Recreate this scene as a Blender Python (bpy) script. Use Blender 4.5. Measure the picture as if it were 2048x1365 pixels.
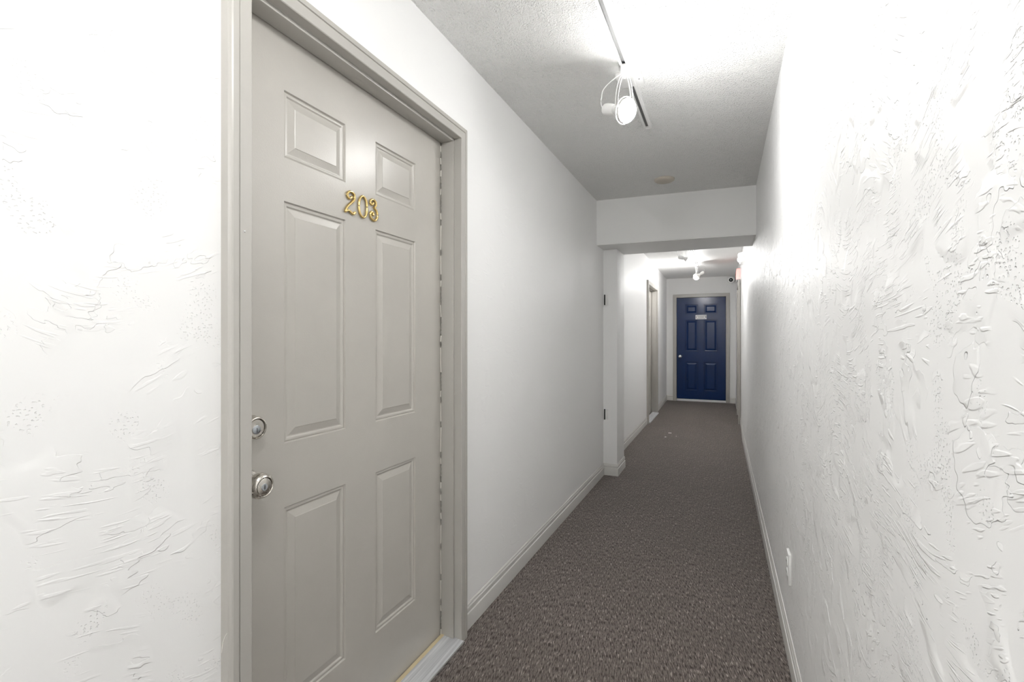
import bpy, bmesh, math, random
from mathutils import Vector, Matrix
random.seed(7)
S = bpy.context.scene
for o in list(bpy.data.objects):
    bpy.data.objects.remove(o, do_unlink=True)
COL = S.collection

# ------------------------------------------------------------------ camera, world, exposure
FPX, CX, CY, VX = 965.0, 1024.0, 677.0, 1447.5
PSI = math.atan((VX - CX) / FPX)
cam = bpy.data.cameras.new('camera')
cam.sensor_width = 36.0
cam.lens = FPX * 36.0 / 2048.0
cam.shift_y = (CY - 682.5) / 2048.0
cam.clip_start = 0.02
camo = bpy.data.objects.new('camera', cam)
COL.objects.link(camo)
camo.location = (0, 0, 1.232)
camo.rotation_euler = (math.pi / 2, 0, PSI)
S.camera = camo

W = bpy.data.worlds.new('world')
S.world = W
W.use_nodes = True
W.node_tree.nodes['Background'].inputs[0].default_value = (0.9, 0.93, 1.0, 1)
W.node_tree.nodes['Background'].inputs[1].default_value = 0.0
S.view_settings.view_transform = 'Standard'
S.view_settings.look = 'None'
S.view_settings.gamma = 1.0
S.view_settings.use_curve_mapping = False
S.view_settings.exposure = 0.62
S.cycles.diffuse_bounces = 7

LAMP = 265.0          # radiance of the bulb in view
LAMP_NEAR = 135.0     # bulb on the same rail above the camera
LAMP_FILL = 640.0     # added fill bulb behind the camera, out of view
LAMP_FAR = 345.0      # radiance of the two bulbs beyond the beam
LAMP_COL = (1.0, 0.995, 0.985)

# ------------------------------------------------------------------ dimensions
CEIL = 2.41
YB, YE = -2.6, 10.03           # back wall and end wall


def lerp_tab(tab, y):
    if y <= tab[0][0]:
        return tab[0][1]
    for (a, va), (b, vb) in zip(tab, tab[1:]):
        if y <= b:
            return va + (vb - va) * (y - a) / (b - a)
    return tab[-1][1]


LEFT = [(-9, -.997), (4.4, -.997), (4.6, -1.012), (7.2, -1.016), (8.3, -1.02), (YE + .2, -1.042)]
RLOW = [(-9, .236), (1.6, .236), (4.1, .224), (6.4, .212), (7.4, .226), (8.6, .215), (YE + .2, .209)]
RTOP = [(-9, .2276), (7.4, .2276), (8.6, .215), (YE + .2, .209)]


def xl(y, z=0):
    return lerp_tab(LEFT, y)


def xr(y, z=0):
    a, b = lerp_tab(RLOW, y), lerp_tab(RTOP, y)
    t = max(0, min(1, z / CEIL))
    return a + (b - a) * t


# ------------------------------------------------------------------ object helpers
def link(o, parent=None):
    COL.objects.link(o)
    if parent is not None:
        o.parent = parent
    return o


def tag(o, label=None, cat=None, group=None, kind=None):
    if label:
        o['label'] = label
    if cat:
        o['category'] = cat
    if group:
        o['group'] = group
    if kind:
        o['kind'] = kind
    return o


def empty(name, loc=(0, 0, 0), rz=0.0, parent=None):
    o = bpy.data.objects.new(name, None)
    o.empty_display_size = .05
    link(o, parent)
    o.location = loc
    o.rotation_euler = (0, 0, rz)
    return o


def mesh(name, bm, mats, parent=None, smooth=False, loc=None):
    bmesh.ops.recalc_face_normals(bm, faces=bm.faces[:])
    me = bpy.data.meshes.new(name)
    bm.to_mesh(me)
    bm.free()
    if not isinstance(mats, (list, tuple)):
        mats = [mats]
    for m in mats:
        me.materials.append(m)
    if smooth:
        for p in me.polygons:
            p.use_smooth = True
        try:
            me.set_sharp_from_angle(angle=math.radians(smooth if smooth is not True else 40))
        except Exception:
            pass
    o = bpy.data.objects.new(name, me)
    link(o, parent)
    if loc is not None:
        o.location = loc
    return o


def NB():
    return bmesh.new()


def add_box(bm, x0, x1, y0, y1, z0, z1, bevel=0.0, seg=2, mat=0):
    r = bmesh.ops.create_cube(bm, size=1.0)
    vs = r['verts']
    for v in vs:
        v.co = Vector((x0 + (x1 - x0) * (v.co.x + .5), y0 + (y1 - y0) * (v.co.y + .5), z0 + (z1 - z0) * (v.co.z + .5)))
    fs = set(f for v in vs for f in v.link_faces)
    for f in fs:
        f.material_index = mat
    if bevel > 0:
        es = list(set(e for v in vs for e in v.link_edges))
        bmesh.ops.bevel(bm, geom=es, offset=bevel, segments=seg, affect='EDGES', profile=.5)
    return bm


def add_loft(bm, rings, close=True, caps=True, mat=0):
    """rings: list of lists of points, same length"""
    vr = [[bm.verts.new(p) for p in r] for r in rings]
    n = len(vr[0])
    for a, b in zip(vr, vr[1:]):
        for i in range(n if close else n - 1):
            j = (i + 1) % n
            try:
                f = bm.faces.new((a[i], a[j], b[j], b[i]))
                f.material_index = mat
            except ValueError:
                pass
    if caps:
        for r in (vr[0], vr[-1]):
            try:
                f = bm.faces.new(r)
                f.material_index = mat
            except ValueError:
                pass
    return bm


def basis(axis):
    w = Vector(axis).normalized()
    u = Vector((0, 0, 1)).cross(w)
    if u.length < 1e-4:
        u = Vector((1, 0, 0))
    u.normalize()
    v = w.cross(u)
    return u, v, w


def add_lathe(bm, prof, origin=(0, 0, 0), axis=(0, 0, 1), n=32, mat=0, caps=True):
    u, v, w = basis(axis)
    o = Vector(origin)
    rings = []
    for r, t in prof:
        rings.append([o + w * t + (u * math.cos(2 * math.pi * i / n) + v * math.sin(2 * math.pi * i / n)) * max(r, 1e-5) for i in range(n)])
    return add_loft(bm, rings, True, caps, mat)


def add_tube(bm, pts, r=.002, n=8, mat=0, closed=False, flat=None):
    pts = [Vector(p) for p in pts]
    rings = []
    N = len(pts)
    for i, p in enumerate(pts):
        if closed:
            t = pts[(i + 1) % N] - pts[(i - 1) % N]
        else:
            t = pts[min(i + 1, N - 1)] - pts[max(i - 1, 0)]
        u, v, w = basis(t)
        if flat is not None:
            fa = Vector(flat)
            v = fa
            u = fa.cross(w).normalized()
        rr = r(i / (N - 1)) if callable(r) else r
        rings.append([p + (u * math.cos(2 * math.pi * k / n) + v * math.sin(2 * math.pi * k / n)) * rr for k in range(n)])
    if closed:
        rings.append(rings[0])
        vr = [[bm.verts.new(q) for q in ring] for ring in rings[:-1]]
        for i in range(N):
            a, b = vr[i], vr[(i + 1) % N]
            for k in range(n):
                f = bm.faces.new((a[k], a[(k + 1) % n], b[(k + 1) % n], b[k]))
                f.material_index = mat
        return bm
    return add_loft(bm, rings, True, True, mat)


def smooth_path(pts, k=6, closed=False):
    P = [Vector(p) for p in pts]
    out = []
    N = len(P)
    rng = range(N) if closed else range(N - 1)
    for i in rng:
        p0 = P[(i - 1) % N] if closed or i > 0 else P[0]
        p1 = P[i]
        p2 = P[(i + 1) % N]
        p3 = P[(i + 2) % N] if closed or i + 2 < N else P[-1]
        for j in range(k):
            t = j / k
            out.append(.5 * ((2 * p1) + (-p0 + p2) * t + (2 * p0 - 5 * p1 + 4 * p2 - p3) * t * t + (-p0 + 3 * p1 - 3 * p2 + p3) * t ** 3))
    if not closed:
        out.append(P[-1])
    return out


# ------------------------------------------------------------------ material helpers
class NT:
    def __init__(self, name):
        self.m = bpy.data.materials.new(name)
        self.m.use_nodes = True
        self.t = self.m.node_tree
        self.b = self.t.nodes['Principled BSDF']
        self.tc = None

    def n(self, typ, **kw):
        nd = self.t.nodes.new(typ)
        for k, v in kw.items():
            setattr(nd, k, v)
        return nd

    def l(self, a, b):
        self.t.links.new(a, b)

    def co(self, scale=(1, 1, 1), rot=(0, 0, 0), loc=(0, 0, 0)):
        if self.tc is None:
            self.tc = self.n('ShaderNodeTexCoord')
        mp = self.n('ShaderNodeMapping')
        mp.inputs['Location'].default_value = loc
        mp.inputs['Rotation'].default_value = rot
        mp.inputs['Scale'].default_value = scale
        self.l(self.tc.outputs['Object'], mp.inputs['Vector'])
        return mp.outputs[0]

    def noise(self, vec, scale, detail=3, rough=.5, dist=0.0):
        nd = self.n('ShaderNodeTexNoise')
        nd.inputs['Scale'].default_value = scale
        nd.inputs['Detail'].default_value = detail
        nd.inputs['Roughness'].default_value = rough
        nd.inputs['Distortion'].default_value = dist
        self.l(vec, nd.inputs['Vector'])
        return nd.outputs[0]

    def voro(self, vec, scale, feature='F1', rnd=1.0):
        nd = self.n('ShaderNodeTexVoronoi')
        nd.feature = feature
        nd.inputs['Scale'].default_value = scale
        nd.inputs['Randomness'].default_value = rnd
        self.l(vec, nd.inputs['Vector'])
        return nd.outputs['Distance']

    def mr(self, v, a, b, c=0.0, d=1.0, smooth=True):
        nd = self.n('ShaderNodeMapRange')
        nd.interpolation_type = 'SMOOTHSTEP' if smooth else 'LINEAR'
        nd.inputs['From Min'].default_value = a
        nd.inputs['From Max'].default_value = b
        nd.inputs['To Min'].default_value = c
        nd.inputs['To Max'].default_value = d
        self.l(v, nd.inputs['Value'])
        return nd.outputs[0]

    def ma(self, op, a, b):
        nd = self.n('ShaderNodeMath')
        nd.operation = op
        for i, v in enumerate((a, b)):
            if hasattr(v, 'is_linked') or hasattr(v, 'node'):
                self.l(v, nd.inputs[i])
            else:
                nd.inputs[i].default_value = v
        return nd.outputs[0]

    def mul(self, a, b):
        return self.ma('MULTIPLY', a, b)

    def add(self, *a):
        r = a[0]
        for x in a[1:]:
            r = self.ma('ADD', r, x)
        return r

    def bump(self, h, strength=1.0, dist=1.0):
        nd = self.n('ShaderNodeBump')
        nd.inputs['Strength'].default_value = strength
        nd.inputs['Distance'].default_value = dist
        self.l(h, nd.inputs['Height'])
        self.l(nd.outputs[0], self.b.inputs['Normal'])
        return nd

    def mixc(self, fac, c1, c2):
        nd = self.n('ShaderNodeMix')
        nd.data_type = 'RGBA'
        for k, c in ((6, c1), (7, c2)):
            if hasattr(c, 'node'):
                self.l(c, nd.inputs[k])
            else:
                nd.inputs[k].default_value = (*c, 1)
        if hasattr(fac, 'node'):
            self.l(fac, nd.inputs[0])
        else:
            nd.inputs[0].default_value = fac
        return nd.outputs[2]

    def base(self, c):
        if hasattr(c, 'node'):
            self.l(c, self.b.inputs['Base Color'])
        else:
            self.b.inputs['Base Color'].default_value = (*c, 1)

    def set(self, rough=.5, metal=0.0, spec=.5):
        self.b.inputs['Roughness'].default_value = rough
        self.b.inputs['Metallic'].default_value = metal
        self.b.inputs['Specular IOR Level'].default_value = spec


def plaster(name, col, amp=1.0, edge=1.0, pits=1.0, rough=.45, und=1.0, cover=0.0, fq=1.0):
    """hand trowelled wall plaster: broken ridges where the trowel lifted, drag streaks, pits"""
    t = NT(name)
    v = t.co()
    w = t.n('ShaderNodeTexNoise')
    w.inputs['Scale'].default_value = 3.0
    w.inputs['Detail'].default_value = 0
    t.l(v, w.inputs['Vector'])
    sub = t.n('ShaderNodeVectorMath', operation='MULTIPLY_ADD')
    sub.inputs[1].default_value = (.30, .30, .30)
    t.l(w.outputs['Color'], sub.inputs[0])
    t.l(v, sub.inputs[2])
    vw = sub.outputs[0]
    mk = t.n('ShaderNodeTexNoise')
    mk.inputs['Scale'].default_value = 8.0 * (1 + (fq - 1) * .5)
    mk.inputs['Detail'].default_value = 1
    t.l(v, mk.inputs['Vector'])
    sp = t.n('ShaderNodeSeparateColor')
    t.l(mk.outputs['Color'], sp.inputs[0])
    m1 = t.mr(sp.outputs[0], .50 - cover, .62 - cover)
    m2 = t.mr(sp.outputs[1], .53 - cover, .64 - cover)
    m3 = t.mr(sp.outputs[2], .60 - cover, .68 - cover)

    def dirn(rot, loc, sc, det, rough_=.55):
        mp = t.n('ShaderNodeMapping')
        mp.inputs['Rotation'].default_value = (rot, 0, 0)
        mp.inputs['Location'].default_value = loc
        mp.inputs['Scale'].default_value = tuple(q * fq for q in sc)
        t.l(vw, mp.inputs['Vector'])
        return t.noise(mp.outputs[0], 1.0, det, rough_)
    # long ridges at two slants, each with one sharp side
    p1 = t.mr(dirn(.55, (0, 0, 0), (6, 3.6, 8.5), 3), .500, .506)
    p2 = t.mr(dirn(-.75, (4, 4, 4), (8, 6, 14), 3), .545, .552)
    # trowel drag: fine parallel streaks
    s1 = t.mr(dirn(.8, (1, 6, 0), (20, 8, 85), 1), .60, .68)
    s2 = t.mr(dirn(-1.0, (5, 3, 1), (20, 7, 65), 1), .60, .68)
    vo = t.mr(t.noise(t.co(scale=(1, 1, 1.4)), 190 * fq ** .5, 0), .66, .76)
    h = t.add(
        t.mul(t.mul(p1, m1), .0016 * amp * edge),
        t.mul(t.mul(p2, m2), .0012 * amp * edge),
        t.mul(t.mul(s1, m2), .0007 * amp),
        t.mul(t.mul(s2, m1), .0006 * amp),
        t.mul(t.mul(vo, m3), -.0011 * amp * pits),
        t.mul(w.outputs[0], .007 * und))
    t.bump(h)
    t.base(col)
    t.set(rough, 0, .4)
    return t.m


def paint(name, col, rough=.4, orange=.00012, scale=350, spec=.5):
    t = NT(name)
    v = t.co()
    t.bump(t.add(t.mul(t.noise(v, scale, 2), orange), t.mul(t.noise(v, 9, 2), .0004)))
    dirt = t.mr(t.noise(t.co(loc=(2, 1, 3)), 3.5, 5, .65), .35, .75)
    t.base(t.mixc(dirt, tuple(c * .97 for c in col), tuple(min(1, c * 1.03) for c in col)))
    t.set(rough, 0, spec)
    return t.m


def metal(name, col, rough=.25):
    t = NT(name)
    t.base(col)
    t.set(rough, 1.0, .5)
    v = t.co()
    r = t.mr(t.noise(v, 60, 3), .3, .7, rough * .85, rough * 1.2)
    t.l(r, t.b.inputs['Roughness'])
    return t.m


def plain(name, col, rough=.5, spec=.5):
    t = NT(name)
    v = t.co()
    t.base(t.mixc(t.noise(v, 40, 2), tuple(c * .97 for c in col), col))
    t.set(rough, 0, spec)
    return t.m


def glow(name, col, strength):
    t = NT(name)
    t.base((1, 1, 1))
    t.b.inputs['Emission Color'].default_value = (*col, 1)
    t.b.inputs['Emission Strength'].default_value = strength
    return t.m


WALL = (.88, .88, .875)
M = {}
M['wall'] = plaster('plaster_trowelled', WALL, .75, cover=-.005, fq=1.35)
M['wall_rough'] = plaster('plaster_rough', WALL, 1.35, cover=.06, fq=1.9)
M['wall_soft'] = plaster('plaster_soft', WALL, .30, .6, .6, .52, .6)
M['wall_flat'] = plaster('plaster_flat', (.83, .83, .82), .10, .3, .3, .5, .5)
M['trim'] = paint('trim_paint', (.66, .65, .625), .32)
M['taupe'] = paint('taupe_paint', (.478, .458, .422), .28, .00026, 330)
M['taupe_trim'] = paint('taupe_trim_paint', (.45, .435, .405), .34, .00008, 300)
M['navy'] = paint('navy_paint', (.004, .026, .108), .22, .0002, 160, .38)
M['nickel'] = metal('satin_nickel', (.66, .63, .58), .27)
M['key'] = metal('key_cylinder_steel', (.55, .58, .62), .22)
M['chrome'] = metal('chrome', (.86, .88, .90), .10)
M['brass'] = metal('polished_brass', (.78, .60, .26), .16)
M['black'] = plain('black_plastic', (.010, .010, .011), .5, .15)
M['dark'] = plain('dark_gap', (.03, .028, .025), .7)
M['slot'] = plain('track_slot_grey', (.22, .22, .22), .5)
M['white'] = plain('white_enamel', (.83, .83, .82), .35)
M['rubber'] = plain('weather_seal', (.72, .70, .64), .5)
M['wood'] = plain('bare_wood', (.62, .52, .33), .6)
M['cream'] = plain('cream_plastic', (.55, .50, .43), .5)
M['red'] = glow('red_lit_legend', (1.0, .10, .06), 1.4)
M['signwhite'] = plain('sign_white', (.86, .86, .88), .35)
M['ink'] = plain('sign_ink', (.03, .03, .04), .5)
M['paper'] = plain('paper', (.85, .83, .78), .7)
M['bulb'] = glow('lit_bulb', LAMP_COL, LAMP)
M['bulb_near'] = glow('lit_bulb_near', LAMP_COL, LAMP_NEAR)
M['bulb_fill'] = glow('added_fill_bulb', LAMP_COL, LAMP_FILL)
M['bulb_far'] = glow('lit_bulb_far', LAMP_COL, LAMP_FAR)

# threshold: worn brushed metal
t = NT('threshold_metal')
v = t.co(scale=(3, 120, 120))
st = t.noise(v, 1.0, 4, .6)
t.base(t.mixc(t.mr(st, .35, .7), (.52, .53, .55), (.74, .75, .77)))
t.set(.38, .25, .5)
t.bump(t.mul(st, .0004))
M['sill'] = t.m

# popcorn ceiling
t = NT('popcorn_ceiling')
v = t.co()
wv = t.noise(v, 150, 2, .6)
bl = t.mr(t.voro(v, 135), .05, .42, 1.0, 0.0)
cl = t.mr(t.noise(v, 26, 3), .35, .6)
t.bump(t.add(t.mul(t.mul(bl, cl), .0050), t.mul(wv, .0100), t.mul(t.noise(v, 3, 2), .004)))
t.base((.88, .88, .866))
t.set(.85, 0, .2)
M['ceil'] = t.m
# smoother painted ceiling beyond the beam
t = NT('flat_ceiling')
v = t.co()
t.bump(t.mul(t.noise(v, 90, 3), .0006))
t.base((.88, .88, .87))
t.set(.6, 0, .3)
M['ceil2'] = t.m

# carpet: short cut pile with long flecks running along the corridor
t = NT('flecked_carpet')
rt = t.n('ShaderNodeVectorRotate')
rt.rotation_type = 'Z_AXIS'
rt.inputs['Angle'].default_value = -.22
t.l(t.co(), rt.inputs['Vector'])


def cmap(sc, lc):
    mp = t.n('ShaderNodeMapping')
    mp.inputs['Scale'].default_value = sc
    mp.inputs['Location'].default_value = lc
    t.l(rt.outputs[0], mp.inputs['Vector'])
    return mp.outputs[0]


v1 = cmap((270, 36, 1), (0, 0, 0))
v2 = cmap((230, 30, 1), (3, 5, 0))
n1 = t.noise(v1, 1.0, 2, .5)
n2 = t.noise(v2, 1.0, 2, .5)
big = t.noise(t.co(), 2.2, 3)
c1 = t.mixc(t.mr(n1, .36, .56), (.044, .034, .030), (.185, .156, .140))
c2 = t.mixc(t.mr(n2, .59, .70), c1, (.45, .395, .355))
c3 = t.mixc(t.mr(big, .4, .65), c2, (.11, .096, .080))
mx = t.mixc(.18, c2, c3)
t.base(mx)
t.set(.95, 0, .1)
t.b.inputs['Sheen Weight'].default_value = .15
t.bump(t.add(t.mul(n1, .004), t.mul(n2, .003)))
M['carpet'] = t.m

# ------------------------------------------------------------------ room shell
bm = NB()
add_box(bm, -1.25, .45, YB - .1, YE + .25, -.08, 0)
tag(mesh('floor', bm, M['carpet']), 'grey-brown flecked carpet covering the corridor floor', 'floor', kind='structure')
bm = NB()
add_box(bm, -1.25, .45, YB - .1, 4.42, CEIL, CEIL + .08, mat=0)
add_box(bm, -1.25, .45, 4.42, YE + .25, CEIL, CEIL + .08, mat=1)
tag(mesh('ceiling', bm, [M['ceil'], M['ceil2']]), 'white popcorn-textured corridor ceiling', 'ceiling', kind='structure')


def wall_piece(bm, fn, out, y0, y1, z0, z1, mat=0, ys=()):
    cuts = [y0] + [y for y in ys if y0 + .01 < y < y1 - .01] + [y1]
    rings = []
    for y in cuts:
        rings.append([(fn(y, z0), y, z0), (fn(y, z1), y, z1), (fn(y, z1) + out, y, z1), (fn(y, z0) + out, y, z0)])
    add_loft(bm, rings, True, True, mat)


# left wall: openings for door 203 (y .757-1.70) and the far door (y 7.20-8.20)
LC = [p[0] for p in LEFT]
O1 = (.750, 1.708, 2.046)
O2 = (7.195, 8.205, 2.03)
bm = NB()
wall_piece(bm, xl, -.14, YB - .1, O1[0], 0, CEIL, 0)
wall_piece(bm, xl, -.14, O1[0], O1[1], O1[2], CEIL, 1)
wall_piece(bm, xl, -.14, O1[1], O2[0], 0, CEIL, 1, LC)
wall_piece(bm, xl, -.14, O2[0], O2[1], O2[2], CEIL, 1, LC)
wall_piece(bm, xl, -.14, O2[1], YE + .15, 0, CEIL, 1, LC)
tag(mesh('wall_left', bm, [M['wall'], M['wall_soft']]), 'white trowelled plaster wall holding door 203', 'wall', kind='structure')
# right wall: opening of the far side door (y 7.70-8.55)
RC = [-2, -1, 0, .5, 1, 1.6, 2.2, 3, 4.1, 5, 6.4, 7.0, 7.4, 8.6]
O3 = (7.695, 8.555, 2.03)
bm = NB()
wall_piece(bm, xr, .14, YB - .1, O3[0], 0, CEIL, 0, RC)
wall_piece(bm, xr, .14, O3[0], O3[1], O3[2], CEIL, 0, RC)
wall_piece(bm, xr, .14, O3[1], YE + .15, 0, CEIL, 0, RC)
tag(mesh('wall_right', bm, [M['wall_rough']]), 'white rough trowelled plaster wall close on the right', 'wall', kind='structure')
# end wall with the opening of the blue door
OE = (-.858, .045, 2.036)
bm = NB()
add_box(bm, -1.25, OE[0], YE, YE + .14, 0, CEIL)
add_box(bm, OE[1], .45, YE, YE + .14, 0, CEIL)
add_box(bm, OE[0], OE[1], YE, YE + .14, OE[2], CEIL)
tag(mesh('wall_end', bm, M['wall_flat']), 'plain white wall closing the corridor around the blue door', 'wall', kind='structure')
bm = NB()
add_box(bm, -1.25, .45, YB - .14, YB, 0, CEIL)
tag(mesh('wall_back', bm, M['wall_flat']), 'plain white wall behind the camera', 'wall', kind='structure')

# beam across the corridor and the pilaster that carries it
BZ = 2.03
bm = NB()
add_loft(bm, [[(-1.06, 4.07, BZ), (-1.06, 4.65, BZ), (-1.06, 4.65, CEIL), (-1.06, 4.07, CEIL)],
              [(.30, 4.155, BZ), (.30, 4.66, BZ), (.30, 4.66, CEIL), (.30, 4.155, CEIL)]])
bmesh.ops.bevel(bm, geom=[e for e in bm.edges if all(abs(v.co.z - BZ) < 1e-4 for v in e.verts) and abs(e.verts[0].co.x - e.verts[1].co.x) > .5], offset=.006, segments=2, affect='EDGES')
tag(mesh('trim_1', bm, M['wall_flat'], smooth=30), 'white boxed beam crossing the corridor below the ceiling', 'beam', kind='structure')
bm = NB()
add_box(bm, -1.06, -.872, 4.325, 4.655, 0, BZ, .004)
tag(mesh('trim_2', bm, M['wall_soft'], smooth=30), 'white pilaster standing against the left wall under the beam', 'pilaster', kind='structure')

# ------------------------------------------------------------------ baseboards
BP = [(0, 0), (.0125, 0), (.0125, .064), (.0120, .066), (.0070, .068), (.0070, .073), (.0100, .077), (.0105, .090), (.007, .096), (.007, .101), (.004, .106), (0, .107)]


def baseboard(name, path, normals, label):
    """path: wall points (x,y); normals: outward per point (already mitred)"""
    bm = NB()
    rings = []
    for (x, y), (nx, ny) in zip(path, normals):
        rings.append([(x + nx * (d - .002), y + ny * (d - .002), z) for d, z in BP])
    add_loft(bm, rings)
    return tag(mesh(name, bm, M['trim'], smooth=30), label, 'baseboard', kind='structure')


baseboard('baseboard_left', [(xl(1.758), 1.758), (xl(4.3), 4.33)], [(1, 0), (1, 0)], 'moulded off-white baseboard between door 203 and the pilaster')
baseboard('baseboard_left_near', [(xl(0), YB), (xl(0), .704)], [(1, 0), (1, 0)], 'moulded off-white baseboard on the near side of door 203')
baseboard('baseboard_pilaster', [(-.997, 4.325), (-.872, 4.325), (-.872, 4.655), (-1.01, 4.655)], [(0, -1), (1, -1), (1, 1), (0, 1)], 'moulded baseboard wrapped around the foot of the pilaster')
baseboard('baseboard_left_far', [(xl(4.66), 4.66), (xl(7.14), 7.14)], [(1, 0), (1, 0)], 'moulded baseboard between the pilaster and the far left door')
baseboard('baseboard_left_end', [(xl(8.262), 8.262), (xl(YE), YE)], [(1, 0), (1, -1)], 'moulded baseboard between the far left door and the end wall')
baseboard('baseboard_end_left', [(xl(YE), YE), (-.917, YE)], [(1, -1), (0, -1)], 'short baseboard left of the blue door')
baseboard('baseboard_end_right', [(.109, YE), (xr(YE), YE)], [(0, -1), (-1, -1)], 'short baseboard right of the blue door')
ys = [YB, .4, 1.6, 2.6, 3.4, 4.1, 5.2, 6.4, 7.0, 7.4, 7.63]
baseboard('baseboard_right', [(xr(y), y) for y in ys], [(-1, 0)] * len(ys), 'moulded off-white baseboard running along the right wall')
baseboard('baseboard_right_end', [(xr(8.62), 8.62), (xr(YE), YE)], [(-1, 0), (-1, -1)], 'short baseboard on the right wall beside the end wall')

# ------------------------------------------------------------------ doors
PANEL_PROF = [(0, 0), (.0025, .0055), (.007, .0035), (.011, .0040), (.0145, .0075), (.017, .0075), (.036, .0022), (.0375, .0010)]


def add_slab(bm, x0, x1, z0, z1, y, thick, holes):
    xs = sorted(set([x0, x1] + [h[0] for h in holes] + [h[1] for h in holes]))
    zs = sorted(set([z0, z1] + [h[2] for h in holes] + [h[3] for h in holes]))
    V = {}

    def g(i, j):
        if (i, j) not in V:
            V[i, j] = bm.verts.new((xs[i], y, zs[j]))
        return V[i, j]
    for i in range(len(xs) - 1):
        for j in range(len(zs) - 1):
            cx, cz = (xs[i] + xs[i + 1]) / 2, (zs[j] + zs[j + 1]) / 2
            if any(h[0] < cx < h[1] and h[2] < cz < h[3] for h in holes):
                continue
            bm.faces.new((g(i, j), g(i + 1, j), g(i + 1, j + 1), g(i, j + 1)))
    # edges and back
    a = [bm.verts.new(p) for p in ((x0, y, z0), (x1, y, z0), (x1, y, z1), (x0, y, z1))]
    b = [bm.verts.new(p) for p in ((x0, y + thick, z0), (x1, y + thick, z0), (x1, y + thick, z1), (x0, y + thick, z1))]
    for i in range(4):
        j = (i + 1) % 4
        bm.faces.new((a[i], a[j], b[j], b[i]))
    bm.faces.new(b)
    bmesh.ops.remove_doubles(bm, verts=bm.verts[:], dist=1e-5)


def add_panel(bm, x0, x1, z0, z1, y, prof):
    rings = []
    for off, d in prof:
        rings.append([(x0 + off, y + d, z0 + off), (x1 - off, y + d, z0 + off), (x1 - off, y + d, z1 - off), (x0 + off, y + d, z1 - off)])
    vr = [[bm.verts.new(p) for p in r] for r in rings]
    for a, b in zip(vr, vr[1:]):
        for i in range(4):
            j = (i + 1) % 4
            bm.faces.new((a[i], a[j], b[j], b[i]))
    bm.faces.new(vr[-1])


# casing profile: (distance from the opening, protrusion from the wall)
CASE = [(0, 0), (0, .027), (.002, .029), (.029, .029), (.030, .0265), (.032, .0265), (.0335, .030), (.046, .030), (.049, .028), (.051, .023), (.053, .021), (.0535, 0)]
CASE_FLAT = [(0, 0), (0, .026), (.003, .029), (.049, .029), (.0525, .027), (.0535, .023), (.0535, 0)]


def casing(root, x0, x1, z1, prof, mat, w=1.0, base=0.0):
    """three mitred mouldings round an opening x0..x1 up to z1, in door-local coordinates (wall face is y = 0)"""
    for sgn, xe in ((-1, x0), (1, x1)):
        bm = NB()
        lo = [(xe + sgn * u * w, -d, base) for u, d in prof]
        hi = [(xe + sgn * u * w, -d, z1 + u * w) for u, d in prof]
        add_loft(bm, [lo, hi])
        mesh('casing', bm, mat, root, smooth=25)
    bm = NB()
    a = [(x0 - u * w, -d, z1 + u * w) for u, d in prof]
    b = [(x1 + u * w, -d, z1 + u * w) for u, d in prof]
    add_loft(bm, [a, b])
    mesh('casing', bm, mat, root, smooth=25)


def jambs(root, x0, x1, z1, depth, stop0, stop1, st, mat, z0=0.0):
    """lining of the opening with a door stop between depths stop0..stop1"""
    def bx(nm, *a, **k):
        bm = NB()
        add_box(bm, *a, **k)
        return mesh(nm, bm, mat, root, smooth=30)
    bx('jamb', x0 - .02, x0, 0.0, depth, z0, z1, bevel=.0012)
    bx('jamb', x1, x1 + .02, 0.0, depth, z0, z1, bevel=.0012)
    bx('jamb', x0 - .02, x1 + .02, 0.0, depth, z1, z1 + .02, bevel=.0012)
    bx('door_stop', x0, x0 + st, stop0, stop1, z0, z1, bevel=.0018)
    bx('door_stop', x1 - st, x1, stop0, stop1, z0, z1, bevel=.0018)
    bx('door_stop', x0 + st, x1 - st, stop0, stop1, z1 - st, z1, bevel=.0018)


def knob_set(root, x, z, y, mat, keyed=True, r=.029, name='door_knob', scale=1.0):
    """knob pointing to the corridor (-y) from the door face at depth y"""
    ax = (0, -1, 0)
    k = scale
    bm = NB()
    add_lathe(bm, [(0, .0), (.033 * k, 0), (.033 * k, .003), (.031 * k, .006), (.022 * k, .0095), (.0135 * k, .012), (.0125 * k, .022), (.015 * k, .027),
                   (.022 * k, .032), (r * .93 * k, .039), (r * k, .048), (r * .985 * k, .056), (r * .88 * k, .0635), (r * .74 * k, .0665), (r * .70 * k, .0655), (r * .69 * k, .0590)], (x, y, z), ax, 40, caps=True)
    kn = mesh(name, bm, mat, root, smooth=50)
    bm = NB()
    add_lathe(bm, [(r * .63 * k, .0590), (r * .63 * k, .0650), (r * .60 * k, .0657), (0, .0662)], (x, y, z), ax, 32)
    mesh('knob_face', bm, mat, kn, smooth=40)
    if keyed:
        bm = NB()
        add_lathe(bm, [(.0085 * k, .063), (.0085 * k, .0668), (.0080 * k, .0673), (0, .0673)], (x - .001, y, z - .001), ax, 24)
        mesh('key_cylinder', bm, M['key'], kn, smooth=40)
        bm = NB()
        add_box(bm, x - .0020, x - .0002, y - .0678, y - .0660, z - .006, z + .004, .0004, 1)
        mesh('keyhole', bm, M['black'], kn)
    return kn


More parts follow.
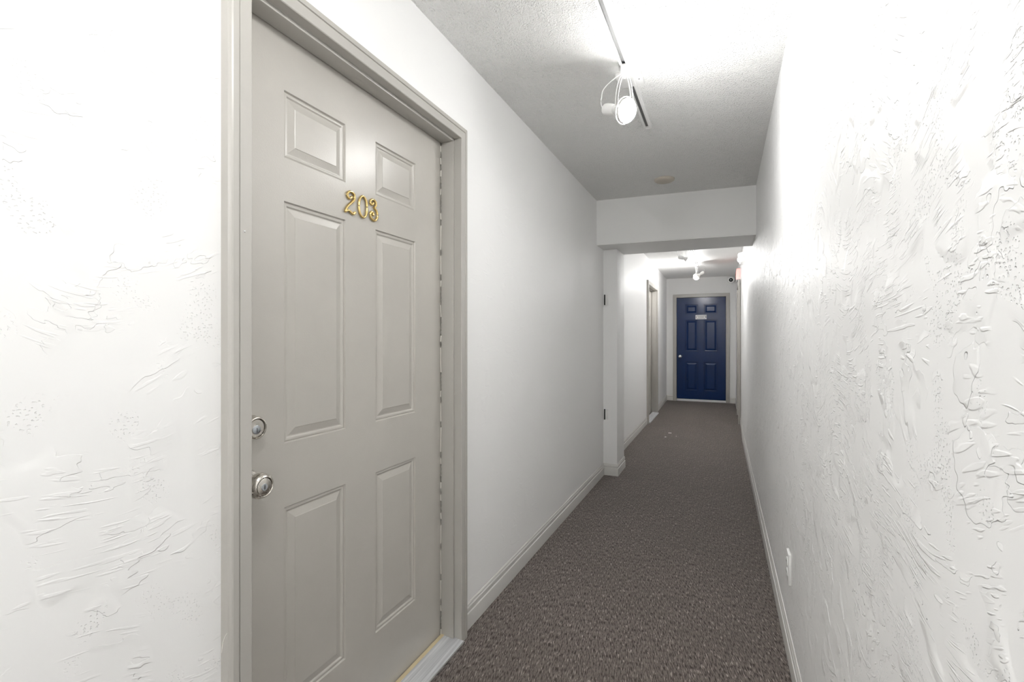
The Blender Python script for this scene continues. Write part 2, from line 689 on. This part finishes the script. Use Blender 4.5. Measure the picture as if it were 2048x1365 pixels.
def deadbolt(root, x, z, y, mat):
    ax = (0, -1, 0)
    bm = NB()
    add_lathe(bm, [(0, 0), (.0305, 0), (.0305, .004), (.0285, .014), (.0275, .0245), (.0262, .0275), (.0240, .0285), (.0230, .0270), (.0228, .0180)], (x, y, z), ax, 40)
    d = mesh('deadbolt', bm, mat, root, smooth=40)
    bm = NB()
    add_lathe(bm, [(.0212, .018), (.0212, .0250), (.0204, .0258), (0, .0262)], (x, y, z), ax, 36)
    mesh('deadbolt_face', bm, mat, d, smooth=40)
    bm = NB()
    add_lathe(bm, [(.0108, .026), (.0108, .0280), (.0100, .0285), (0, .0285)], (x - .001, y, z - .004), ax, 28)
    mesh('key_cylinder', bm, M['key'], d, smooth=40)
    bm = NB()
    add_box(bm, x - .0018, x - .0002, y - .0290, y - .0275, z - .011, z + .001, .0004, 1)
    mesh('keyhole', bm, M['black'], d)
    return d


# ---- door 203 (local x = world y, local y = into the left wall)
WX = -.997
d1 = empty('door_1', (WX, 1.2285, 0), math.pi / 2)
tag(d1, 'taupe six-panel door numbered 203 in a matching moulded frame', 'door', kind='structure')
L = lambda y: y - 1.2285
X0, X1, Z1 = L(.757), L(1.700), 2.040
FACE = .065
holes = []
for (xa, xb) in ((.924, 1.150), (1.289, 1.516)):
    for (za, zb) in ((.248, .785), (.954, 1.595), (1.710, 1.888)):
        holes.append((L(xa), L(xb), za, zb))
bm = NB()
add_slab(bm, L(.765), L(1.692), .014, 2.052, FACE, .042, holes)
mesh('door_slab', bm, M['taupe'], d1)
for h in holes:
    bm = NB()
    add_panel(bm, *h, FACE, PANEL_PROF)
    mesh('panel', bm, M['taupe'], d1)
casing(d1, X0, X1, Z1, CASE, M['taupe_trim'])
jambs(d1, X0, X1, Z1, .14, .004, FACE - .004, .010, M['taupe_trim'], .004)
# weather seal squeezed between slab and stop on the hinge side and head
bm = NB()
pts = [(X1 - .0115 + .0010 * math.sin(z * 31) + .0008 * math.sin(z * 83), FACE - .0030, .018 + z) for z in [i * .025 for i in range(81)]]
add_tube(bm, pts, .0022, 8)
mesh('weather_seal', bm, M['rubber'], d1, smooth=True)
# threshold
bm = NB()
prof = [(-.044, .0), (-.044, .010), (-.041, .0135), (-.036, .014), (.050, .020), (.058, .020), (.058, 0)]
add_loft(bm, [[(X0, d, z) for d, z in prof], [(X1, d, z) for d, z in prof]])
th = mesh('threshold', bm, M['sill'], d1, smooth=25)
bm = NB()
add_box(bm, X0 + .001, X1 - .001, .0475, .062, .0, .0225, .001)
mesh('sill_strip', bm, M['wood'], th)
bm = NB()
add_box(bm, X0 + .001, X1 - .001, -.046, -.0405, .001, .0150, .001)
mesh('threshold_nosing', bm, M['chrome'], th)
deadbolt(d1, L(.822), 1.014, FACE, M['nickel'])
knob_set(d1, L(.812), .880, FACE, M['nickel'], r=.0305)

# ornate brass numerals
DIG = {
    'two': ([(-.0575, .0195), (-.0640, .0150), (-.0715, .0150), (-.0765, .0220), (-.0735, .0300), (-.0650, .0355), (-.0540, .0355), (-.0455, .0300), (-.0440, .0210),
             (-.0490, .0110), (-.0575, .0030), (-.0690, -.0065), (-.0790, -.0175), (-.0840, -.0285), (-.0835, -.0300), (-.0770, -.0255), (-.0700, -.0240), (-.0620, -.0265), (-.0545, -.0300), (-.0475, -.0300), (-.0440, -.0255)], False),
    'zero': ([(-.0065, .0365), (-.0155, .0320), (-.0225, .0205), (-.0250, .0030), (-.0225, -.0155), (-.0150, -.0270), (-.0050, -.0305), (.0045, -.0255), (.0105, -.0120),
              (.0125, .0040), (.0105, .0210), (.0030, .0325)], True),
    'three': ([(.0425, .0260), (.0375, .0215), (.0310, .0220), (.0285, .0285), (.0325, .0350), (.0415, .0385), (.0510, .0370), (.0570, .0300), (.0560, .0215), (.0490, .0135),
               (.0480, .0125), (.0565, .0080), (.0630, -.0020), (.0630, -.0150), (.0570, -.0250), (.0470, -.0290), (.0365, -.0260), (.0295, -.0170), (.0300, -.0080), (.0360, -.0030), (.0425, -.0055), (.0430, -.0110)], False)}
for nm, (pts, closed) in DIG.items():
    P = smooth_path([(px, FACE - .0045, 1.65 + pz) for px, pz in pts], 5, closed)
    bm = NB()
    add_tube(bm, P, .0040, 10, closed=closed)
    if not closed:
        for e in (P[0], P[-1]):
            bmesh.ops.create_uvsphere(bm, u_segments=12, v_segments=8, radius=.0050, matrix=Matrix.Translation(e))
    for v in bm.verts:          # cast numerals: flat backed
        v.co.y = min(v.co.y, FACE)
    mesh('door_numeral', bm, M['brass'], d1, smooth=60)
tag(d1.children[-3], 'brass numeral 2')
tag(d1.children[-2], 'brass numeral 0')
tag(d1.children[-1], 'brass numeral 3')
# nail left in the casing
bm = NB()
add_lathe(bm, [(.0022, 0), (.0022, .0015), (.0012, .0024), (0, .0025)], (L(.737), -.029, 1.468), (0, -1, 0), 12)
mesh('nail_head', bm, M['chrome'], d1)

# ---- far door in the left wall
d2 = empty('door_2', (xl(7.7), 7.70, 0), math.pi / 2)
tag(d2, 'taupe door set deep in the far left wall with brass knob', 'door', kind='structure')
X0, X1, Z1 = -.498, .498, 2.012
F2 = .078
bm = NB()
hl = []
for (xa, xb) in ((-.33, -.085), (.085, .33)):
    for (za, zb) in ((.248, .785), (.954, 1.595), (1.710, 1.888)):
        hl.append((xa, xb, za, zb))
add_slab(bm, X0 + .008, X1 - .008, .012, 2.02, F2, .042, hl)
mesh('door_slab', bm, M['taupe'], d2)
for h in hl:
    bm = NB()
    add_panel(bm, *h, F2, PANEL_PROF)
    mesh('panel', bm, M['taupe'], d2)
casing(d2, X0, X1, Z1, CASE_FLAT, M['taupe_trim'], 1.2)
jambs(d2, X0, X1, Z1, .13, .040, F2 - .002, .012, M['taupe_trim'], .002)
bm = NB()
add_loft(bm, [[(X0, d, z) for d, z in prof], [(X1, d, z) for d, z in prof]])
mesh('threshold', bm, M['sill'], d2, smooth=25)
knob_set(d2, -.41, .912, F2, M['brass'], False, .028)
bm = NB()
add_lathe(bm, [(0, 0), (.031, 0), (.030, .010), (.027, .022), (.020, .026), (0, .027)], (-.41, F2, 1.045), (0, -1, 0), 28)
tag(mesh('deadbolt', bm, M['chrome'], d2, smooth=40), 'bright chrome deadbolt')

# ---- side door at the far right
d3 = empty('door_3', (xr(8.1), 8.125, 0), -math.pi / 2)
tag(d3, 'taupe door in the far right wall seen edge-on', 'door', kind='structure')
X0, X1, Z1 = -.425, .425, 2.012
bm = NB()
hl = [(x * s, y * s, a, b) if s > 0 else (y * s, x * s, a, b) for s in (-1, 1) for (x, y) in ((.075, .30),) for (a, b) in ((.248, .785), (.954, 1.595), (1.710, 1.888))]
add_slab(bm, X0 + .008, X1 - .008, .012, 2.02, F2, .042, hl)
mesh('door_slab', bm, M['taupe'], d3)
for h in hl:
    bm = NB()
    add_panel(bm, *h, F2, PANEL_PROF)
    mesh('panel', bm, M['taupe'], d3)
casing(d3, X0, X1, Z1, CASE_FLAT, M['taupe_trim'], 1.25)
jambs(d3, X0, X1, Z1, .13, .040, F2 - .002, .012, M['taupe_trim'], .002)
knob_set(d3, .355, .90, F2, M['brass'], False, .028)

# ---- blue door in the end wall
d4 = empty('door_4', (-.4075, YE, 0), 0)
tag(d4, 'navy blue six-panel door at the end of the corridor in a taupe frame', 'door', kind='structure')
B = lambda x: x + .4075
X0, X1, Z1 = B(-.852), B(.038), 2.028
F4 = .020
PB = [(0, 0), (.004, .012), (.012, .012), (.020, .014), (.026, .014), (.052, .003), (.054, .001)]
hl = []
for (xa, xb) in ((-.690, -.462), (-.352, -.108)):
    for (za, zb) in ((.205, .772), (.975, 1.592), (1.705, 1.893)):
        hl.append((B(xa), B(xb), za, zb))
bm = NB()
add_slab(bm, X0 + .004, X1 - .004, .048, 2.024, F4, .042, hl)
mesh('door_slab', bm, M['navy'], d4)
for h in hl:
    bm = NB()
    add_panel(bm, *h, F4, PB)
    mesh('panel', bm, M['navy'], d4)
casing(d4, X0, X1, Z1, CASE_FLAT, M['taupe_trim'], 1.22)
jambs(d4, X0, X1, Z1, .13, .064, .076, .012, M['taupe_trim'], .002)
bm = NB()
add_box(bm, X0, X1, -.004, .060, 0, .040, .004)
tag(mesh('threshold', bm, M['signwhite'], d4, smooth=30), 'bright white sill plate')
knob_set(d4, B(-.788), .875, F4, M['chrome'], False, .029)
# small white sign plate screwed to the blue door: marks too small to read
sg = empty('door_sign', (B(-.404), F4 - .0005, 1.643), 0, d4)
bm = NB()
add_box(bm, -.101, .101, -.004, .0, -.043, .043, .003)
sgp = mesh('sign_plate', bm, M['signwhite'], sg, smooth=30)


def rod(bm, x0, x1, z0, z1):
    add_box(bm, x0, x1, -.0052, -.003, z0, z1)


bm = NB()
add_lathe(bm, [(.0035, .0), (.0035, .0015), (0, .002)], (-.086, -.004, 0), (0, -1, 0), 10)
rod(bm, -.090, -.083, -.022, .018)
rod(bm, .082, .094, -.008, .016)
rod(bm, .086, .094, -.020, -.008)
rod(bm, .084, .094, .020, .030)
for x in (-.040, -.015, .012, .034):
    rod(bm, x, x + .008, -.012, .008)
for i in range(14):
    x = -.070 + i * .0102
    rod(bm, x, x + .007, .018, .026)
    rod(bm, x, x + .0065, -.030, -.023)
mesh('sign_marks', bm, M['ink'], sg)

# ------------------------------------------------------------------ hinges left on the pilaster
for i, (zc, lb) in enumerate(((1.578, 'upper painted-over hinge leaf left on the pilaster edge'), (.546, 'lower painted-over hinge leaf left on the pilaster edge'))):
    h = empty('hinge', (-.975, 4.325, zc))
    tag(h, lb, 'hinge', 'old hinges on the pilaster')
    bm = NB()
    add_box(bm, -.004, .022, -.007, .002, -.045, .045, .0025)
    mesh('leaf', bm, M['white'], h, smooth=30)
    bm = NB()
    add_lathe(bm, [(0, -.047), (.005, -.047), (.0055, -.044), (.0055, .044), (.005, .047), (0, .047)], (-.008, -.006, 0), (0, 0, 1), 14)
    mesh('knuckle', bm, M['black'], h, smooth=40)

# ------------------------------------------------------------------ lighting tracks
def track(name, x, y0, y1, label, x2=None):
    o = empty(name, (x, (y0 + y1) / 2, CEIL))
    tag(o, label, 'light track')
    hw, hh, sl, th_ = .018, .021, .0075, .0022
    dx = ((x2 if x2 is not None else x) - x) / 2
    sec = [(-hw, 0), (-hw, -hh), (-sl, -hh), (-sl, -hh + th_), (-hw + th_, -hh + th_), (-hw + th_, -.004), (hw - th_, -.004), (hw - th_, -hh + th_), (sl, -hh + th_), (sl, -hh), (hw, -hh), (hw, 0)]
    bm = NB()
    hl_ = (y1 - y0) / 2
    rings = [[(sx - dx, -hl_, sz) for sx, sz in sec], [(sx + dx, hl_, sz) for sx, sz in sec]]
    vr = [[bm.verts.new(p) for p in r] for r in rings]
    n = len(sec)
    for i in range(n):
        bm.faces.new((vr[0][i], vr[0][(i + 1) % n], vr[1][(i + 1) % n], vr[1][i]))
    mesh('rail', bm, M['white'], o)
    for s in (-1, 1):
        bm = NB()
        add_box(bm, s * dx - hw - .0005, s * dx + hw + .0005, s * hl_ - .006, s * hl_ + .006, -hh - .0008, 0, .001)
        mesh('end_cap', bm, M['white'], o, smooth=30)
    bm = NB()
    rr = [[(sx - dx, -hl_, sz) for sx, sz in ((-.010, -.0045), (.010, -.0045), (.010, -.0065), (-.010, -.0065))],
          [(sx + dx, hl_, sz) for sx, sz in ((-.010, -.0045), (.010, -.0045), (.010, -.0065), (-.010, -.0065))]]
    add_loft(bm, rr)
    mesh('conductor_strip', bm, M['slot'], o)
    return o


tr = track('light_track', -.387, .30, 2.745, 'white lighting track on the near ceiling, long rail above door 203', -.381)
# outlet box cover straddling the rail
ocx, ocy = -.387 - 0, 2.205 - (.30 + 2.745) / 2
bm = NB()
add_box(bm, -.055, .055, ocy - .058, ocy + .058, -.0165, 0, .0025)
fc = mesh('feed_cover', bm, M['white'], tr, smooth=30)
bm = NB()
add_lathe(bm, [(.0028, 0), (.0028, .0012), (0, .0016)], (.040, ocy, -.0165), (0, 0, -1), 12)
mesh('screw', bm, M['dark'], fc)
track('light_track', -.396, 5.95, 8.55, 'white lighting track on the far ceiling beyond the beam')


def bezier(p0, p1, p2, p3, n=14):
    out = []
    for i in range(n + 1):
        t_ = i / n
        out.append(p0 * (1 - t_) ** 3 + p1 * 3 * t_ * (1 - t_) ** 2 + p2 * 3 * t_ * t_ * (1 - t_) + p3 * t_ ** 3)
    return out


def track_lamp(base, bulb_c, axis, label, bulbmat, rb=.044, cord_side=-1.0, dome=1.0):
    """gimbal head: adaptor in the rail, bent yoke, socket, reflector bulb, loose cord"""
    base = Vector(base)
    o = empty('track_lamp', base)
    tag(o, label, 'lamp', 'track lamps')
    c = Vector(bulb_c) - base
    n = Vector(axis).normalized()
    bm = NB()
    add_box(bm, -.0165, .0165, -.032, .032, -.030, .004, .002)
    mesh('adaptor', bm, M['white'], o, smooth=30)
    e = Vector((0, 0, 1)).cross(n).normalized()
    top = Vector((0, 0, -.028))
    bm = NB()
    rr = rb + .004
    for s in (-1, 1):
        for k in (-1, 1):
            off = n * .007 * k
            p3 = c + e * rr * s - n * .012 + off
            p0 = top + e * .008 * s + off
            add_tube(bm, bezier(p0, p0 + e * .028 * s + Vector((0, 0, -.012)), p3 + Vector((0, 0, .07)), p3), .0019, 8)
    mesh('yoke', bm, M['white'], o, smooth=60)
    bm = NB()
    u, v, w = basis(n)
    add_tube(bm, [c - n * .012 + (u * math.cos(a) + v * math.sin(a)) * rr for a in [2 * math.pi * i / 40 for i in range(40)]], .0026, 8, closed=True)
    mesh('gimbal_ring', bm, M['white'], o, smooth=60)
    bm = NB()
    add_lathe(bm, [(0, -.128), (.017, -.127), (.0235, -.122), (.0255, -.113), (.0235, -.082), (.0215, -.066), (.018, -.064), (0, -.063)], c, n, 28)
    mesh('socket', bm, M['white'], o, smooth=50)
    bm = NB()
    add_lathe(bm, [(.0135, -.066), (.0165, -.058), (.024, -.044), (.034, -.026), (rb - .002, -.010), (rb, -.003), (rb - .001, 0), (0, 0)], c, n, 36)
    mesh('bulb_neck', bm, M['white'], o, smooth=50)
    bm = NB()
    add_lathe(bm, [(0, .001), (rb - .0015, .001), (rb - .001, .001 + .003 * dome), (rb * .97, .012 * dome), (rb * .84, .024 * dome), (rb * .62, .033 * dome), (rb * .32, .0395 * dome), (0, .0415 * dome)], c, n, 16)
    mesh('bulb', bm, bulbmat, o, smooth=60)
    # cord: out of the socket tail, up in a loop and back to the adaptor
    tail = c - n * .125
    bm = NB()
    side = e * cord_side
    q0 = tail
    q1 = tail - n * .03 + Vector((0, 0, .03))
    q2 = tail - n * .012 + side * .005 + Vector((0, 0, .085))
    q3 = top + Vector((0, -.01, .006)) + side * .010
    add_tube(bm, bezier(q0, q0 - n * .02, q1, q1 + Vector((0, 0, .02)) + n * .01, 10) + bezier(q1 + Vector((0, 0, .02)) + n * .01, q2, q2 + Vector((0, 0, .005)), q3, 12)[1:], .0024, 8)
    mesh('cord', bm, M['white'], o, smooth=60)
    return o


track_lamp((-.384, 2.085, CEIL - .021), (-.368, 2.02, 2.175), (.82, -.42, -.38), 'lit track lamp with bare bulb at the near rail, over the corridor', M['bulb'], rb=.048, dome=.68)
track_lamp((-.387, .45, CEIL - .021), (-.365, .42, 2.155), (-.38, .10, -.92), 'lit track lamp on the near rail overhead beside door 203', M['bulb_near'], dome=1.35)
track('light_track', -.385, -2.3, -.35, 'added white track on the ceiling behind the camera, unseen, for the fill lamp')  # unseen rail, put in to carry the added fill lamp
track_lamp((-.385, -1.35, CEIL - .021), (-.37, -1.4, 2.19), (.15, -.10, -.95), 'added fill lamp on the rail behind the camera, out of view', M['bulb_fill'])  # unseen lamp added to fill in light on floor and beam
track_lamp((-.396, 6.20, CEIL - .021), (-.380, 6.10, 2.165), (.90, -.15, -.38), 'lit track lamp nearest behind the beam', M['bulb_far'], dome=.3)
track_lamp((-.396, 8.02, CEIL - .021), (-.385, 7.98, 2.185), (-.76, -.16, -.50), 'lit track lamp farthest away near the blue door', M['bulb_far'], cord_side=1.0, dome=1.15)

# ------------------------------------------------------------------ small fittings
# ceiling cover plate
bm = NB()
add_lathe(bm, [(0, 0), (.072, 0), (.073, -.006), (.070, -.012), (.060, -.018), (.030, -.021), (0, -.022)], (0, 0, 0), (0, 0, 1), 40)
cp = mesh('ceiling_cover_plate', bm, M['cream'], smooth=50, loc=(-.402, 3.72, CEIL))
tag(cp, 'round cream cover plate on the ceiling in front of the beam', 'cover plate')

# outlet plate on the right wall
oy, oz = 2.125, .354
ou = empty('wall_outlet', (xr(oy, oz), oy, oz), -math.pi / 2)
tag(ou, 'white electrical outlet low on the right wall', 'outlet')
bm = NB()
add_box(bm, -.036, .036, -.009, .004, -.058, .058, .003)
cv = mesh('cover', bm, M['white'], ou, smooth=30)
for s in (-1, 1):
    bm = NB()
    add_lathe(bm, [(.0165, .0), (.0165, .0105), (.0155, .0115), (0, .0115)], (0, 0, s * .0205), (0, -1, 0), 24)
    rc = mesh('receptacle', bm, M['white'], ou, smooth=40)
    bm = NB()
    for q in (-1, 1):
        add_box(bm, q * .006 - .001, q * .006 + .001, -.0119, -.0110, s * .0205 - .002, s * .0205 + .006)
    mesh('slots', bm, M['black'], rc)
bm = NB()
add_lathe(bm, [(.003, .0), (.003, .0100), (0, .0105)], (0, 0, 0), (0, -1, 0), 12)
mesh('screw', bm, M['chrome'], ou)

# turret security camera at the right end of the end wall
sc = empty('security_camera', (.128, YE, 2.338))
tag(sc, 'white round security camera with black lens above the blue door', 'camera')
ax = Vector((0, -1, 0))
bm = NB()
add_lathe(bm, [(0, .0), (.060, 0), (.062, .010), (.060, .030), (.055, .040)], (0, 0, 0), ax, 36)
mesh('mount', bm, M['white'], sc, smooth=40)
bm = NB()
look = Vector((-.05, -1, -.12))
add_lathe(bm, [(.050, .030), (.0635, .045), (.068, .060), (.066, .074), (.055, .081), (.038, .080)], (0, 0, 0), look, 36)
mesh('housing', bm, M['white'], sc, smooth=50)
bm = NB()
add_lathe(bm, [(.039, .070), (.0385, .079), (.028, .082), (0, .083)], (0, 0, 0), look, 32)
ln = mesh('lens_window', bm, M['black'], sc, smooth=40)
bm = NB()
add_lathe(bm, [(.010, .082), (.010, .085), (.007, .0865), (0, .086)], (0, 0, 0), look, 24)
mesh('lens', bm, M['key'], ln, smooth=40)

# emergency light on the right wall
ey, ez = 6.25, 2.165
em = empty('emergency_light', (xr(ey, ez), ey, ez), -math.pi / 2)
tag(em, 'white twin-head emergency light high on the right wall', 'emergency light')
bm = NB()
add_box(bm, -.13, .13, -.052, .004, -.055, .055, .008)
mesh('housing', bm, M['white'], em, smooth=30)
for s in (-1, 1):
    bm = NB()
    add_lathe(bm, [(0, 0), (.020, .002), (.030, .012), (.034, .030), (.034, .036), (.030, .036)], (s * .155, -.030, .012), (s * .5, -.8, -.15), 26)
    hd = mesh('lamp_head', bm, M['white'], em, smooth=40)
    bm = NB()
    add_lathe(bm, [(.030, .030), (.028, .035), (0, .037)], (s * .155, -.030, .012), (s * .5, -.8, -.15), 24)
    mesh('lens', bm, M['key'], hd, smooth=40)

# exit sign above the side door
xy, xz = 8.02, 2.185
ex = empty('exit_sign', (xr(xy, xz), xy, xz), -math.pi / 2)
tag(ex, 'white exit sign with red letters on the right wall above the side door', 'sign')
bm = NB()
add_box(bm, -.152, .152, -.046, .004, -.088, .088, .004)
hs = mesh('housing', bm, M['signwhite'], ex, smooth=30)
bm = NB()
for zz in (-.052, -.018, .018, .052):
    pass
for yy in (-.036, -.022, -.009):
    add_box(bm, .1515, .1535, yy - .0042, yy + .0042, -.074, .074, .0006, 1)
tag(mesh('side_lens', bm, M['red'], hs), 'red lit side slots')
cu = bpy.data.curves.new('exit_letters', 'FONT')
cu.body = 'EXIT'
cu.size = .155
cu.align_x = 'CENTER'
cu.align_y = 'CENTER'
cu.extrude = .0015
cu.offset = .003
tmp = bpy.data.objects.new('exit_letters_curve', cu)
COL.objects.link(tmp)
bpy.context.view_layer.update()
me = bpy.data.meshes.new_from_object(tmp.evaluated_get(bpy.context.evaluated_depsgraph_get()))
bpy.data.objects.remove(tmp, do_unlink=True)
me.materials.clear()
me.materials.append(M['red'])
lt = bpy.data.objects.new('letters', me)
link(lt, ex)
lt.rotation_euler = (math.pi / 2, 0, 0)
lt.location = (0, -.0468, 0)
tag(lt, 'red letters EXIT')

# litter on the carpet and a loose thread at the door casing
for i, (x, y, w, lb) in enumerate(((-.638, 6.553, .020, 'white paper scrap on the carpet, the farther and larger one'),
                                  (-.664, 6.266, .014, 'white paper scrap on the carpet, the nearest to the pilaster'),
                                  (-.545, 6.36, .007, 'tiny white paper scrap on the carpet beside the two larger ones'))):
    bm = NB()
    pts = [(-w, -w * .5, .0005), (w * .2, -w * .6, .003), (w, -w * .3, .001), (w * .8, w * .6, .004), (-w * .1, w * .5, .0015), (-w * .9, w * .4, .004)]
    a = [bm.verts.new(p) for p in pts]
    b = [bm.verts.new((p[0], p[1], p[2] + .0012)) for p in pts]
    bm.faces.new(a)
    bm.faces.new(b)
    for k in range(6):
        bm.faces.new((a[k], a[(k + 1) % 6], b[(k + 1) % 6], b[k]))
    ob = mesh('paper_scrap', bm, M['paper'], loc=(x, y, .0))
    ob.rotation_euler = (0, 0, i * .8)
    tag(ob, lb, 'litter', 'paper scraps on the carpet')
bm = NB()
add_tube(bm, smooth_path([(-.9955, .7045, .545), (-.992, .7035, .568), (-.985, .7030, .585), (-.978, .7035, .597)], 6), .0008, 6)
tag(mesh('loose_thread', bm, M['paper'], smooth=True), 'white loose thread stuck to the left casing of door 203', 'thread')
